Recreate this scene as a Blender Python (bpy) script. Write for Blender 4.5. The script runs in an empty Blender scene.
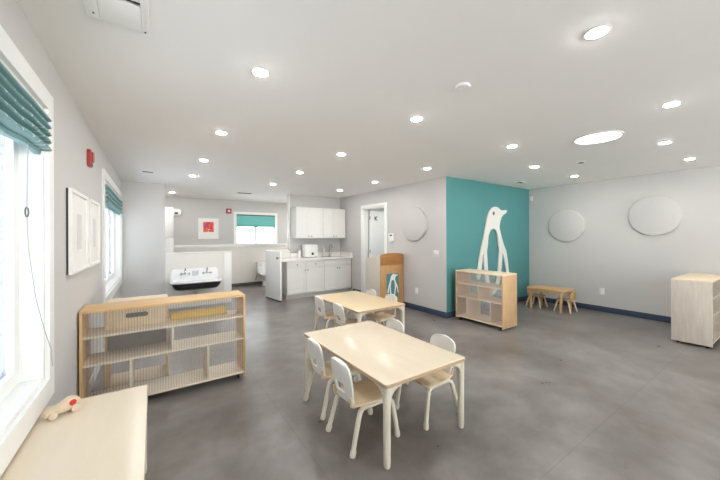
import bpy, bmesh, math, random
from mathutils import Vector, Matrix
random.seed(7)
S = bpy.context.scene
COL = S.collection
PI = math.pi

# ------------------------------------------------------------------ helpers
def lin(c):
    return tuple(((v/255)/12.92 if v/255 <= .04045 else ((v/255+.055)/1.055)**2.4) for v in c) + (1,)

class MB:
    """collects shapes, then links them as ONE mesh object"""
    def __init__(s): s.b = bmesh.new()
    def _add(s, vs, fs):
        v = [s.b.verts.new(p) for p in vs]
        for f in fs:
            try: s.b.faces.new([v[i] for i in f])
            except ValueError: pass
    def box(s, x0, x1, y0, y1, z0, z1, bev=0, seg=2):
        t = bmesh.new()
        bmesh.ops.create_cube(t, size=1)
        bmesh.ops.scale(t, vec=(x1-x0, y1-y0, z1-z0), verts=t.verts)
        bmesh.ops.translate(t, vec=((x0+x1)/2, (y0+y1)/2, (z0+z1)/2), verts=t.verts)
        if bev: bmesh.ops.bevel(t, geom=t.edges[:], offset=bev, segments=seg, affect='EDGES', profile=.5)
        s.merge(t); return s
    def merge(s, t, M=None):
        if M is not None: bmesh.ops.transform(t, matrix=M, verts=t.verts)
        bmesh.ops.recalc_face_normals(t, faces=t.faces)
        t.verts.index_update()
        s._add([v.co.copy() for v in t.verts], [[v.index for v in f.verts] for f in t.faces])
        t.free()
    def prism(s, poly, a, b, axis='z', bev=0, M=None):
        """poly in the plane across `axis`: z->(x,y), y->(x,z), x->(y,z)"""
        def P(p, h):
            return {'z': (p[0], p[1], h), 'y': (p[0], h, p[1]), 'x': (h, p[0], p[1])}[axis]
        t = bmesh.new()
        lo = [t.verts.new(P(p, a)) for p in poly]; hi = [t.verts.new(P(p, b)) for p in poly]
        n = len(poly)
        f1 = t.faces.new(lo[::-1]); f2 = t.faces.new(hi)
        for i in range(n): t.faces.new([lo[i], lo[(i+1) % n], hi[(i+1) % n], hi[i]])
        bmesh.ops.recalc_face_normals(t, faces=t.faces)
        if bev:
            e = [e for e in t.edges if any(f in (f1, f2) for f in e.link_faces)]
            bmesh.ops.bevel(t, geom=e, offset=bev, segments=2, affect='EDGES', profile=.5)
        big = [f for f in t.faces if len(f.verts) > 4]
        if big: bmesh.ops.triangulate(t, faces=big)
        s.merge(t, M); return s
    def frame(s, ox0, ox1, oz0, oz1, ix0, ix1, iz0, iz1, a, b, axis='y'):
        """rectangular ring"""
        def P(p, h): return (p[0], h, p[1]) if axis == 'y' else (h, p[0], p[1])
        O = [(ox0, oz0), (ox1, oz0), (ox1, oz1), (ox0, oz1)]; I = [(ix0, iz0), (ix1, iz0), (ix1, iz1), (ix0, iz1)]
        t = bmesh.new()
        v = [[t.verts.new(P(p, h)) for p in L] for h in (a, b) for L in (O, I)]
        for i in range(4):
            j = (i+1) % 4
            t.faces.new([v[0][i], v[0][j], v[1][j], v[1][i]]); t.faces.new([v[2][i], v[2][j], v[3][j], v[3][i]])
            t.faces.new([v[0][i], v[0][j], v[2][j], v[2][i]]); t.faces.new([v[1][i], v[1][j], v[3][j], v[3][i]])
        s.merge(t); return s
    def tube(s, pts, r, seg=12, cap=True):
        pts = [Vector(p) for p in pts]
        rs = r if isinstance(r, (list, tuple)) else [r]*len(pts)
        t = bmesh.new(); rings = []
        tan = []
        for i in range(len(pts)):
            d = (pts[min(i+1, len(pts)-1)]-pts[max(i-1, 0)]).normalized(); tan.append(d)
        up = Vector((0, 0, 1)) if abs(tan[0].z) < .9 else Vector((1, 0, 0))
        n = (up - tan[0]*up.dot(tan[0])).normalized()
        for i, p in enumerate(pts):
            n = (n - tan[i]*n.dot(tan[i])).normalized(); bn = tan[i].cross(n)
            rings.append([t.verts.new(p + (n*math.cos(2*PI*k/seg)+bn*math.sin(2*PI*k/seg))*rs[i]) for k in range(seg)])
        for i in range(len(pts)-1):
            for k in range(seg):
                t.faces.new([rings[i][k], rings[i][(k+1) % seg], rings[i+1][(k+1) % seg], rings[i+1][k]])
        if cap: t.faces.new(rings[0][::-1]); t.faces.new(rings[-1])
        s.merge(t); return s
    def cyl(s, c, r, h, axis='z', seg=32, bev=0):
        c = Vector(c); d = {'x': Vector((1, 0, 0)), 'y': Vector((0, 1, 0)), 'z': Vector((0, 0, 1))}[axis]
        if bev:
            return s.tube([c-d*h/2, c-d*(h/2-.0001), c-d*(h/2-bev), c+d*(h/2-bev), c+d*(h/2-.0001), c+d*h/2],
                          [r-bev, r-bev*.95, r, r, r-bev*.95, r-bev], seg)
        return s.tube([c-d*h/2, c+d*h/2], r, seg)
    def lathe(s, prof, seg=32, c=(0, 0, 0), axis='z'):
        t = bmesh.new(); rings = []
        for r, z in prof:
            rings.append([t.verts.new((max(r, 1e-4)*math.cos(2*PI*k/seg), max(r, 1e-4)*math.sin(2*PI*k/seg), z)) for k in range(seg)])
        for i in range(len(rings)-1):
            for k in range(seg): t.faces.new([rings[i][k], rings[i][(k+1) % seg], rings[i+1][(k+1) % seg], rings[i+1][k]])
        t.faces.new(rings[0][::-1]); t.faces.new(rings[-1])
        M = Matrix.Translation(c)
        if axis == 'x': M = M @ Matrix.Rotation(PI/2, 4, 'Y')
        if axis == 'y': M = M @ Matrix.Rotation(-PI/2, 4, 'X')
        s.merge(t, M); return s
    def loft(s, rings, cap=True):
        t = bmesh.new(); R = [[t.verts.new(p) for p in r] for r in rings]; n = len(R[0])
        for i in range(len(R)-1):
            for k in range(n): t.faces.new([R[i][k], R[i][(k+1) % n], R[i+1][(k+1) % n], R[i+1][k]])
        if cap: t.faces.new(R[0][::-1]); t.faces.new(R[-1])
        s.merge(t); return s
    def build(s, name, mat, parent=None, smooth=True, loc=None):
        me = bpy.data.meshes.new(name); s.b.to_mesh(me); s.b.free()
        if mat: me.materials.append(mat)
        if smooth:
            for p in me.polygons: p.use_smooth = True
            me.set_sharp_from_angle(angle=math.radians(32))
        o = bpy.data.objects.new(name, me); COL.objects.link(o)
        if parent: o.parent = parent
        if loc: o.location = loc
        return o

def tag(o, label=None, cat=None, group=None, kind=None):
    if label: o['label'] = label
    if cat: o['category'] = cat
    if group: o['group'] = group
    if kind: o['kind'] = kind
    return o
def thing(name, label, cat, loc=(0, 0, 0), rz=0, group=None):
    o = bpy.data.objects.new(name, None); COL.objects.link(o); o.empty_display_size = .1
    o.location = loc; o.rotation_euler = (0, 0, rz)
    return tag(o, label, cat, group)
def struct(o): o['kind'] = 'structure'; return o
def kids(o): return [c for c in COL.objects if c.parent == o]
def dup(root, loc, rz, label, group=None):
    r = root.copy(); COL.objects.link(r); r.location = loc; r.rotation_euler = (0, 0, rz); r['label'] = label
    if group: r['group'] = group
    for ch in kids(root):
        c = ch.copy(); COL.objects.link(c); c.parent = r
        for g in kids(ch):
            d = g.copy(); COL.objects.link(d); d.parent = c
    return r
def rrect(x0, x1, y0, y1, r, n=6):
    P = []
    for cx, cy, a0 in ((x1-r, y0+r, -PI/2), (x1-r, y1-r, 0), (x0+r, y1-r, PI/2), (x0+r, y0+r, PI)):
        for k in range(n+1):
            a = a0+PI/2*k/n; P.append((cx+r*math.cos(a), cy+r*math.sin(a)))
    return P
def arc(cx, cy, r, a0, a1, n=10, ry=None):
    ry = ry or r
    return [(cx+r*math.cos(a0+(a1-a0)*k/n), cy+ry*math.sin(a0+(a1-a0)*k/n)) for k in range(n+1)]

# ---------------------------------------------------------------- materials
def nodes(name):
    m = bpy.data.materials.new(name); m.use_nodes = True
    nt = m.node_tree; return m, nt, nt.nodes, nt.links, nt.nodes['Principled BSDF']
def plain(name, c, rough=.5, metal=0, var=.03, scale=8, bump=0, spec=.5):
    m, nt, N, L, B = nodes(name)
    B.inputs['Roughness'].default_value = rough; B.inputs['Metallic'].default_value = metal
    B.inputs['Specular IOR Level'].default_value = spec
    tc = N.new('ShaderNodeTexCoord'); nz = N.new('ShaderNodeTexNoise'); nz.inputs['Scale'].default_value = scale
    nz.inputs['Detail'].default_value = 4
    L.new(tc.outputs['Object'], nz.inputs['Vector'])
    r = N.new('ShaderNodeValToRGB'); c0 = lin(c)
    r.color_ramp.elements[0].position = .3; r.color_ramp.elements[1].position = .7
    r.color_ramp.elements[0].color = tuple(v*(1-var) for v in c0[:3])+(1,)
    r.color_ramp.elements[1].color = tuple(min(1, v*(1+var)) for v in c0[:3])+(1,)
    L.new(nz.outputs['Fac'], r.inputs['Fac']); L.new(r.outputs['Color'], B.inputs['Base Color'])
    if bump:
        bp = N.new('ShaderNodeBump'); bp.inputs['Strength'].default_value = bump; bp.inputs['Distance'].default_value = .002
        n2 = N.new('ShaderNodeTexNoise'); n2.inputs['Scale'].default_value = 180
        L.new(tc.outputs['Object'], n2.inputs['Vector']); L.new(n2.outputs['Fac'], bp.inputs['Height']); L.new(bp.outputs['Normal'], B.inputs['Normal'])
    return m
def wood(name, c, rough=.38, var=.10, stretch=(2, 14, 14), coat=0):
    m, nt, N, L, B = nodes(name)
    B.inputs['Roughness'].default_value = rough
    tc = N.new('ShaderNodeTexCoord'); mp = N.new('ShaderNodeMapping'); mp.inputs['Scale'].default_value = stretch
    L.new(tc.outputs['Object'], mp.inputs['Vector'])
    nz = N.new('ShaderNodeTexNoise'); nz.inputs['Scale'].default_value = 2.2; nz.inputs['Detail'].default_value = 6; nz.inputs['Distortion'].default_value = .6
    L.new(mp.outputs['Vector'], nz.inputs['Vector'])
    r = N.new('ShaderNodeValToRGB'); c0 = lin(c)
    r.color_ramp.elements[0].position = .28; r.color_ramp.elements[1].position = .72
    r.color_ramp.elements[0].color = (c0[0]*(1-var), c0[1]*(1-var*1.25), c0[2]*(1-var*1.6), 1)
    r.color_ramp.elements[1].color = tuple(min(1, v*(1+var*.7)) for v in c0[:3])+(1,)
    L.new(nz.outputs['Fac'], r.inputs['Fac']); L.new(r.outputs['Color'], B.inputs['Base Color'])
    if coat: B.inputs['Coat Weight'].default_value = coat; B.inputs['Coat Roughness'].default_value = .2
    return m
def emit(name, c, s):
    m, nt, N, L, B = nodes(name)
    B.inputs['Base Color'].default_value = lin(c); B.inputs['Emission Color'].default_value = lin(c); B.inputs['Emission Strength'].default_value = s
    return m
def glass(name, tint=(.96, .985, .99), gloss=.06):
    m, nt, N, L, B = nodes(name); N.remove(B)
    t = N.new('ShaderNodeBsdfTransparent'); t.inputs['Color'].default_value = tint+(1,)
    g = N.new('ShaderNodeBsdfGlossy'); g.inputs['Roughness'].default_value = .02
    x = N.new('ShaderNodeMixShader'); x.inputs[0].default_value = gloss
    L.new(t.outputs[0], x.inputs[1]); L.new(g.outputs[0], x.inputs[2]); L.new(x.outputs[0], N['Material Output'].inputs['Surface'])
    return m
def fluted(name, axis, period, tint, mixlo, mixhi, milk):
    """clear acrylic sheet with vertical flutes: the flutes change how milky the sheet is"""
    m, nt, N, L, B = nodes(name); N.remove(B)
    tc = N.new('ShaderNodeTexCoord'); sp = N.new('ShaderNodeSeparateXYZ'); L.new(tc.outputs['Object'], sp.inputs[0])
    mu = N.new('ShaderNodeMath'); mu.operation = 'MULTIPLY'; mu.inputs[1].default_value = 2*PI/period; L.new(sp.outputs[axis], mu.inputs[0])
    sn = N.new('ShaderNodeMath'); sn.operation = 'SINE'; L.new(mu.outputs[0], sn.inputs[0])
    mr = N.new('ShaderNodeMapRange'); mr.inputs['From Min'].default_value = -1; mr.inputs['To Min'].default_value = mixlo; mr.inputs['To Max'].default_value = mixhi
    L.new(sn.outputs[0], mr.inputs['Value'])
    t = N.new('ShaderNodeBsdfTransparent'); t.inputs['Color'].default_value = tint+(1,)
    d = N.new('ShaderNodeBsdfPrincipled'); d.inputs['Base Color'].default_value = milk+(1,); d.inputs['Roughness'].default_value = .15
    tr = N.new('ShaderNodeBsdfTranslucent'); tr.inputs['Color'].default_value = milk+(1,)
    a = N.new('ShaderNodeMixShader'); a.inputs[0].default_value = .5; L.new(d.outputs[0], a.inputs[1]); L.new(tr.outputs[0], a.inputs[2])
    x = N.new('ShaderNodeMixShader'); L.new(mr.outputs[0], x.inputs[0]); L.new(t.outputs[0], x.inputs[1]); L.new(a.outputs[0], x.inputs[2])
    L.new(x.outputs[0], N['Material Output'].inputs['Surface'])
    return m
def concrete(name):
    m, nt, N, L, B = nodes(name)
    tc = N.new('ShaderNodeTexCoord')
    a = N.new('ShaderNodeTexNoise'); a.inputs['Scale'].default_value = .8; a.inputs['Detail'].default_value = 7; a.inputs['Roughness'].default_value = .62; a.inputs['Distortion'].default_value = .4
    b = N.new('ShaderNodeTexNoise'); b.inputs['Scale'].default_value = 4; b.inputs['Detail'].default_value = 6; b.inputs['Roughness'].default_value = .55
    for n in (a, b): L.new(tc.outputs['Object'], n.inputs['Vector'])
    r = N.new('ShaderNodeValToRGB')
    e = r.color_ramp.elements; e[0].position = .36; e[0].color = lin(FLOOR[0]); e[1].position = .68; e[1].color = lin(FLOOR[2])
    k = e.new(.5); k.color = lin(FLOOR[1])
    mx = N.new('ShaderNodeMix'); mx.data_type = 'FLOAT'; mx.inputs[0].default_value = .3
    L.new(a.outputs['Fac'], mx.inputs[2]); L.new(b.outputs['Fac'], mx.inputs[3]); L.new(mx.outputs[0], r.inputs['Fac'])
    # saw-cut joints
    sp = N.new('ShaderNodeSeparateXYZ'); L.new(tc.outputs['Object'], sp.inputs[0])
    def joint(sock, off, period):
        q = N.new('ShaderNodeMath'); q.operation = 'ADD'; q.inputs[1].default_value = -off+period*20.5; L.new(sock, q.inputs[0])
        w = N.new('ShaderNodeMath'); w.operation = 'MODULO'; w.inputs[1].default_value = period; L.new(q.outputs[0], w.inputs[0])
        z = N.new('ShaderNodeMath'); z.operation = 'SUBTRACT'; z.inputs[1].default_value = period/2; L.new(w.outputs[0], z.inputs[0])
        y = N.new('ShaderNodeMath'); y.operation = 'ABSOLUTE'; L.new(z.outputs[0], y.inputs[0])
        v = N.new('ShaderNodeMath'); v.operation = 'LESS_THAN'; v.inputs[1].default_value = .004; L.new(y.outputs[0], v.inputs[0]); return v
    j1 = joint(sp.outputs[1], JOINT_Y, 3.0); j2 = joint(sp.outputs[0], JOINT_X, 3.0)
    jm = N.new('ShaderNodeMath'); jm.operation = 'MAXIMUM'; L.new(j1.outputs[0], jm.inputs[0]); L.new(j2.outputs[0], jm.inputs[1])
    js = N.new('ShaderNodeMath'); js.operation = 'MULTIPLY'; js.inputs[1].default_value = .22; L.new(jm.outputs[0], js.inputs[0])
    cm = N.new('ShaderNodeMix'); cm.data_type = 'RGBA'; L.new(js.outputs[0], cm.inputs[0]); L.new(r.outputs['Color'], cm.inputs[6]); cm.inputs[7].default_value = (.06, .055, .05, 1)
    L.new(cm.outputs[2], B.inputs['Base Color'])
    rr = N.new('ShaderNodeMapRange'); rr.inputs['To Min'].default_value = .23; rr.inputs['To Max'].default_value = .38
    L.new(b.outputs['Fac'], rr.inputs['Value']); L.new(rr.outputs[0], B.inputs['Roughness'])
    B.inputs['Specular IOR Level'].default_value = .5
    return m
def backlit(nt, col):
    N, L = nt.nodes, nt.links
    t = N.new('ShaderNodeBsdfTranslucent'); x = N.new('ShaderNodeMixShader'); x.inputs[0].default_value = .3
    if hasattr(col, 'is_linked'): L.new(col, t.inputs['Color'])
    else: t.inputs['Color'].default_value = col
    L.new(N['Principled BSDF'].outputs[0], x.inputs[1]); L.new(t.outputs[0], x.inputs[2]); L.new(x.outputs[0], N['Material Output'].inputs['Surface'])
def dotted(name, c, dot, py, pz):
    m, nt, N, L, B = nodes(name); B.inputs['Roughness'].default_value = .8
    tc = N.new('ShaderNodeTexCoord'); mp = N.new('ShaderNodeMapping'); mp.inputs['Scale'].default_value = (0, 1/py, 1/pz); L.new(tc.outputs['Object'], mp.inputs['Vector'])
    fr = N.new('ShaderNodeVectorMath'); fr.operation = 'FRACTION'; L.new(mp.outputs[0], fr.inputs[0])
    sb = N.new('ShaderNodeVectorMath'); sb.operation = 'SUBTRACT'; sb.inputs[1].default_value = (0, .5, .5); L.new(fr.outputs[0], sb.inputs[0])
    sc = N.new('ShaderNodeVectorMath'); sc.operation = 'MULTIPLY'; sc.inputs[1].default_value = (0, py, pz); L.new(sb.outputs[0], sc.inputs[0])
    ln = N.new('ShaderNodeVectorMath'); ln.operation = 'LENGTH'; L.new(sc.outputs[0], ln.inputs[0])
    lt = N.new('ShaderNodeMath'); lt.operation = 'LESS_THAN'; lt.inputs[1].default_value = .007; L.new(ln.outputs['Value'], lt.inputs[0])
    mx = N.new('ShaderNodeMix'); mx.data_type = 'RGBA'; mx.inputs[6].default_value = lin(c); mx.inputs[7].default_value = lin(dot); L.new(lt.outputs[0], mx.inputs[0])
    L.new(mx.outputs[2], B.inputs['Base Color']); backlit(nt, mx.outputs[2]); return m
def painting(name):
    m, nt, N, L, B = nodes(name); B.inputs['Roughness'].default_value = .5
    tc = N.new('ShaderNodeTexCoord'); nz = N.new('ShaderNodeTexNoise'); nz.inputs['Scale'].default_value = 9; nz.inputs['Detail'].default_value = 1; nz.inputs['Distortion'].default_value = .8
    L.new(tc.outputs['Object'], nz.inputs['Vector'])
    r = N.new('ShaderNodeValToRGB'); r.color_ramp.interpolation = 'CONSTANT'; e = r.color_ramp.elements
    e[0].position = 0; e[0].color = lin((140, 60, 120)); e[1].position = .62; e[1].color = lin((240, 190, 60))
    for p, c in ((.4, (225, 60, 70)), (.5, (235, 100, 50)), (.56, (215, 45, 85)), (.68, (250, 215, 210))):
        k = e.new(p); k.color = lin(c)
    L.new(nz.outputs['Fac'], r.inputs['Fac']); L.new(r.outputs['Color'], B.inputs['Base Color']); return m

FLOOR = ((98, 90, 85), (122, 116, 113), (150, 146, 144)); JOINT_Y = .89; JOINT_X = .84
SKY, UPFILL = 3.2, 7.5  # lower half of the world boosted to brighten the ceiling
M = {}
M['floor'] = concrete('polished_concrete')
M['wall'] = plain('wall_paint_grey', (200, 198, 196), .75, var=.008, scale=1.5)
M['ceil'] = plain('ceiling_paint', (243, 242, 240), .85, var=.006, scale=1.5)
M['teal'] = plain('wall_paint_teal', (78, 137, 138), .7, var=.02, scale=2)
M['wains'] = plain('wainscot_cream', (226, 223, 216), .55, var=.01)
M['trim'] = plain('trim_white', (238, 238, 236), .4, var=.01)
M['base'] = plain('baseboard_slate', (58, 70, 92), .5, var=.06)
M['cab'] = plain('cabinet_white', (232, 231, 227), .4, var=.01)
M['counter'] = plain('counter_white', (240, 238, 234), .3, var=.015)
M['toe'] = plain('toe_kick', (205, 204, 200), .6)
M['knob'] = plain('brushed_steel', (120, 118, 115), .35, 1)
M['chrome'] = plain('chrome', (190, 192, 195), .15, 1)
M['porc'] = plain('porcelain', (244, 244, 244), .15, var=.005)
M['black'] = plain('black_enamel', (34, 36, 38), .35)
M['dark'] = plain('dark_grey', (58, 57, 56), .6)
M['red'] = plain('alarm_red', (164, 42, 32), .4)
M['white'] = plain('white_plastic', (236, 236, 234), .4, var=.01)
M['panel'] = plain('acoustic_grey', (199, 197, 194), .9, var=.012, scale=60)
M['maple'] = wood('maple_table_top', (222, 208, 185), .26, .02, (10, 1.5, 10))
M['maple2'] = wood('maple_table_top_warm', (224, 202, 163), .28, .025, (10, 1.5, 10))
M['edge'] = wood('plywood_edge', (192, 164, 134), .5, .10, (6, 6, 60))
M['legw'] = wood('whitewashed_birch', (222, 213, 196), .42, .05, (10, 10, 2))
M['ivory'] = plain('ivory_laminate', (236, 233, 225), .42, var=.02)
M['seat'] = wood('birch_seat', (222, 200, 166), .4, .07, (10, 3, 10))
M['shelf'] = wood('birch_shelf', (216, 180, 128), .42, .09, (2, 10, 10))
M['shelfv'] = wood('birch_shelf_upright', (214, 176, 124), .42, .09, (10, 10, 2))
M['pale'] = wood('pale_birch_shelf', (232, 212, 184), .42, .06, (2, 10, 10))
M['palev'] = wood('birch_end_panel', (208, 172, 130), .42, .08, (10, 10, 2))
M['wash'] = wood('whitewashed_end_panel', (206, 197, 187), .45, .10, (14, 14, 1.6))
M['inner'] = wood('pale_shelf_board', (226, 212, 190), .4, .05, (2, 10, 10))
M['orange'] = wood('honey_maple', (208, 168, 118), .42, .09, (8, 8, 3))
M['brown'] = wood('oak_podium', (190, 146, 98), .4, .10, (6, 6, 2))
M['brown2'] = wood('oak_podium_band', (172, 118, 66), .38, .14, (2, 6, 14))
M['podside'] = plain('podium_side', (214, 205, 193), .5, var=.02)
M['toyw'] = wood('toy_beech', (216, 196, 168), .4, .08)
M['toywh'] = plain('toy_wheel', (216, 196, 178), .5)
M['toyred'] = plain('toy_red', (200, 44, 36), .35)
M['pane'] = glass('window_glass')
M['dim_glass'] = glass('dimming_window_glass', (.40, .42, .45), .03)  # grey tint put in only to cut daylight at the left windows
M['flute'] = fluted('fluted_acrylic', 0, .02, (.97, .975, .975), .03, .19, (.9, .9, .89))
M['frost'] = fluted('frosted_acrylic', 0, .03, (.97, .96, .96), .21, .25, (.9, .88, .87))
M['shade'] = dotted('teal_dotted_fabric', (150, 184, 185), (235, 240, 238), .09, .045)
M['shade2'] = plain('teal_fabric', (104, 168, 164), .8, var=.05, scale=20)
backlit(M['shade2'].node_tree, lin((150, 190, 186)))
M['lens'] = emit('downlight_lens', (255, 253, 250), 132)
M['skylens'] = emit('skylight_lens', (250, 252, 255), 5)
M['frame'] = plain('frame_white', (238, 237, 234), .45)
M['mat'] = plain('picture_mat', (236, 235, 232), .8, var=.005)
M['art'] = plain('faint_print', (218, 216, 218), .7, var=.06, scale=14)
M['paint'] = painting('bright_abstract')
M['yellow'] = plain('yellow_plastic', (226, 188, 76), .4)
M['cupshade'] = plain('cupboard_shade_grey', (112, 106, 100), .6)  # grey for shade seen through the long shelf
M['cord'] = plain('cord_grey', (170, 170, 168), .6)
M['slot'] = plain('slot_grey', (90, 90, 88), .7)  # plain mid grey for small parts and the far baseboard

# ------------------------------------------------------------------ setting
XL, XM, XR, YT, YK, YP, YF, YB, C = -.49, 4.173, 6.91, 3.53, 7.14, 7.06, 9.18, -4.6, 2.44
def wallx(name, x0, x1, y0, y1, holes, mat, z1=C):
    """wall running along Y with rectangular holes (ya,yb,za,zb)"""
    b = MB(); y = y0
    for ya, yb, za, zb in sorted(holes):
        if ya > y: b.box(x0, x1, y, ya, 0, z1)
        if za > 0: b.box(x0, x1, ya, yb, 0, za)
        if zb < z1: b.box(x0, x1, ya, yb, zb, z1)
        y = yb
    b.box(x0, x1, y, y1, 0, z1)
    return struct(b.build(name, mat, smooth=False))
def wally(name, y0, y1, x0, x1, holes, mat, z1=C):
    b = MB(); x = x0
    for xa, xb, za, zb in sorted(holes):
        if xa > x: b.box(x, xa, y0, y1, 0, z1)
        if za > 0: b.box(xa, xb, y0, y1, 0, za)
        if zb < z1: b.box(xa, xb, y0, y1, zb, z1)
        x = xb
    b.box(x, x1, y0, y1, 0, z1)
    return struct(b.build(name, mat, smooth=False))

struct(MB().box(-.7, 7.1, -4.8, 9.4, -.1, 0).build('floor', M['floor'], smooth=False))
struct(MB().box(-.7, 7.1, -4.8, 9.4, C, C+.1).build('ceiling', M['ceil'], smooth=False))
W1 = (.75, 2.33, .64, 2.11); W2 = (4.68, 6.96, .69, 2.11)
wallx('wall_left', XL-.17, XL, YB-.15, YF+.15, [W1, W2], M['wall'])
wallx('wall_right', XR, XR+.15, YB-.15, YT+.12, [], M['wall'])
wally('wall_teal', YT, YT+.12, XM+.001, XR, [], M['teal'])
DY0, DY1, DZ = 5.21, 6.03, 2.06
wallx('wall_middle', XM, XM+.12, YT+.0005, YK, [(DY0, DY1, 0, DZ)], M['wall'])
wally('wall_kitchen', YK, YK+.12, 2.761, XM+.12, [], M['wall'])
struct(MB().box(XL, .187, YP, YP+.42, 0, C).build('wall_pillar', M['wall'], smooth=False))
far = wally('wall_far', YF, YF+.15, XL, 4.4, [(1.95, 3.06, 1.2, 2.05)], M['wall'])
wallx('wall_nook_right', 4.25, 4.4, YK+.12, YF, [], M['wall'])
FILL_WIN = [(.3, 3.0, .3, 2.25), (3.6, 6.4, .3, 2.25)]  # invented openings out of view, added to bring in fill light
wally('wall_behind', YB-.15, YB, XL, XR, FILL_WIN, M['wall'])
# hall behind the door
wally('wall_hall_far', 7.02, 7.1, XM+.12, 6.5, [], M['trim'])
wallx('wall_hall_right', 6.4, 6.5, YT+.12, 7.02, [], M['trim'])
# partitions
b = MB(); b.box(.189, 1.394, YP, YP+.12, 0, 1.08); pw = struct(b.build('wall_partition_left', M['wains'], smooth=False))
struct(MB().box(.189, 1.41, YP-.012, YP+.132, 1.08, 1.10, .003).build('trim_1', M['trim'], pw))
struct(MB().box(1.25, 1.40, YP-.014, YP-.0005, .0, 1.079, .003).build('trim_2', M['trim'], pw))
pr = struct(MB().box(2.20, 2.759, 7.142, 7.258, 0, 1.07).build('wall_partition_right', M['wains'], smooth=False))
struct(MB().box(2.19, 2.734, 7.132, 7.268, 1.07, 1.09, .003).build('trim_3', M['trim'], pr))
struct(MB().box(2.735, 2.76, 7.13, 7.265, 1.095, C-.001, .003).build('trim_4', M['trim']))
# wainscot on the far wall
wn = MB(); wn.box(XL, 4.25, YF-.02, YF-.0005, .09, 1.12); struct(wn.build('trim_5', M['wains'], smooth=False))
struct(MB().box(XL, 4.25, YF-.03, YF-.0005, 1.121, 1.195, .004).build('trim_6', M['trim']))
# baseboards
bh = .10
struct(MB().box(XM-.014, XM-.0005, YT-.014, 5.10, 0, bh, .003).build('baseboard_middle', M['base']))
struct(MB().box(XM, XR-.001, YT-.014, YT-.0005, 0, bh, .003).build('baseboard_teal', M['base']))
struct(MB().box(XR-.014, XR-.0005, YB, YT-.015, 0, bh, .003).build('baseboard_right', M['base']))
struct(MB().box(XL+.0005, XL+.012, YB, YP-.001, 0, bh, .003).build('baseboard_left', M['trim']))
struct(MB().box(XL, 4.25, YF-.034, YF-.0205, 0, .089, .003).build('baseboard_far', M['slot']))
struct(MB().box(XM-.014, XM-.0005, 6.13, 6.5, 0, bh, .003).build('baseboard_door', M['base']))

# windows in walls along Y (left wall): casing on the room side, sash frame + mullions, panes
def win_x(idx, ya, yb, za, zb, mull, xface, depth, sgn=1):
    """xface = room face of the wall, room lies at +x"""
    f = MB(); w = .095
    f.frame(ya-w, yb+w, za-.112, zb+w, ya, yb, za, zb, xface+.0005, xface+.02, 'x')
    root = struct(f.build('window_%d' % idx, M['trim']))
    xs = xface-depth
    j = MB(); t = .02
    j.frame(ya, yb, za, zb, ya+t, yb-t, za+t, zb-t, xface-depth+.04, xface, 'x')
    struct(j.build('window_jamb', M['trim'], root))
    s = MB(); fw = .07
    ys = [ya+t]+[ya+(yb-ya)*m for m in mull]+[yb-t]
    for a, c_ in zip(ys[:-1], ys[1:]):
        s.frame(a, c_, za+t, zb-t, a+fw, c_-fw, za+t+fw, zb-t-fw, xs-.01, xs+.04, 'x')
    struct(s.build('window_sash', M['trim'], root))
    for a, c_ in zip(ys[:-1], ys[1:]):
        struct(MB().box(xs+.006, xs+.012, a+fw-.004, c_-fw+.004, za+t+fw-.004, zb-t-fw+.004).build('window_pane', M['dim_glass'], root))
    return root
win_x(1, *W1, [.5], XL, .13)
win_x(2, *W2, [1/3, 2/3], XL, .13)
def win_y(idx, xa, xb, za, zb, mull, yface, depth, d, w=.09, fw=.06):
    """window in a wall along X; the room lies on side -d of yface (d=+1: wall beyond)"""
    root = MB().frame(xa-w, xb+w, za-w, zb+w, xa, xb, za, zb, yface-d*.022, yface-d*.0005, 'y')
    root.box(xa-w-.01, xb+w+.01, min(yface-d*.0225, yface-d*.05), max(yface-d*.0225, yface-d*.05), za-.025, za, .003)
    root = struct(root.build('window_%d' % idx, M['trim']))
    s = MB(); ys = yface+d*depth; t = .001
    xs = [xa+t]+[xa+(xb-xa)*m for m in mull]+[xb-t]
    for a, c_ in zip(xs[:-1], xs[1:]):
        s.frame(a, c_, za+t, zb-t, a+fw, c_-fw, za+fw, zb-fw, ys-.02, ys+.02, 'y')
    struct(s.build('window_sash', M['trim'], root))
    for a, c_ in zip(xs[:-1], xs[1:]):
        struct(MB().box(a+fw-.004, c_-fw+.004, ys-.004, ys+.002, za+fw-.004, zb-fw+.004).build('window_pane', M['pane'], root))
    return root
win_y(3, 1.95, 3.06, 1.2, 2.05, [.5], YF-.03, .08, 1, .07, .04)
win_y(4, *FILL_WIN[0], [.5], YB, .07, -1)  # made-up window behind the camera, for fill light
win_y(5, *FILL_WIN[1], [1/3, 2/3], YB, .07, -1)  # second made-up window behind the camera, for fill light

# the door to the hall
d = MB(); w = .085
for x0, x1 in ((XM-.02, XM-.0005), (XM+.1205, XM+.14)):
    d.box(x0, x1, DY0-w, DY0, 0, DZ+w, .003); d.box(x0, x1, DY1, DY1+w, 0, DZ+w, .003); d.box(x0, x1, DY0, DY1, DZ, DZ+w, .003)
d.box(XM, XM+.12, DY0, DY0+.02, 0, DZ); d.box(XM, XM+.12, DY1-.02, DY1, 0, DZ); d.box(XM, XM+.12, DY0+.02, DY1-.02, DZ-.02, DZ)
door = struct(d.build('door_1', M['trim']))
leaf = struct(MB().box(XM+.145, XM+.93, DY1-.06, DY1-.02, .01, DZ-.03, .003).build('door_leaf', M['trim'], door))
struct(MB().tube([(XM+.86, DY1-.061, .95), (XM+.86, DY1-.11, .95), (XM+.76, DY1-.11, .95)], .009).build('door_handle', M['chrome'], leaf))
hg = MB()
for z in (.3, 1.05, 1.85): hg.cyl((XM+.145, DY1-.066, z), .009, .09)
struct(hg.build('door_hinge', M['knob'], leaf))
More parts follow.
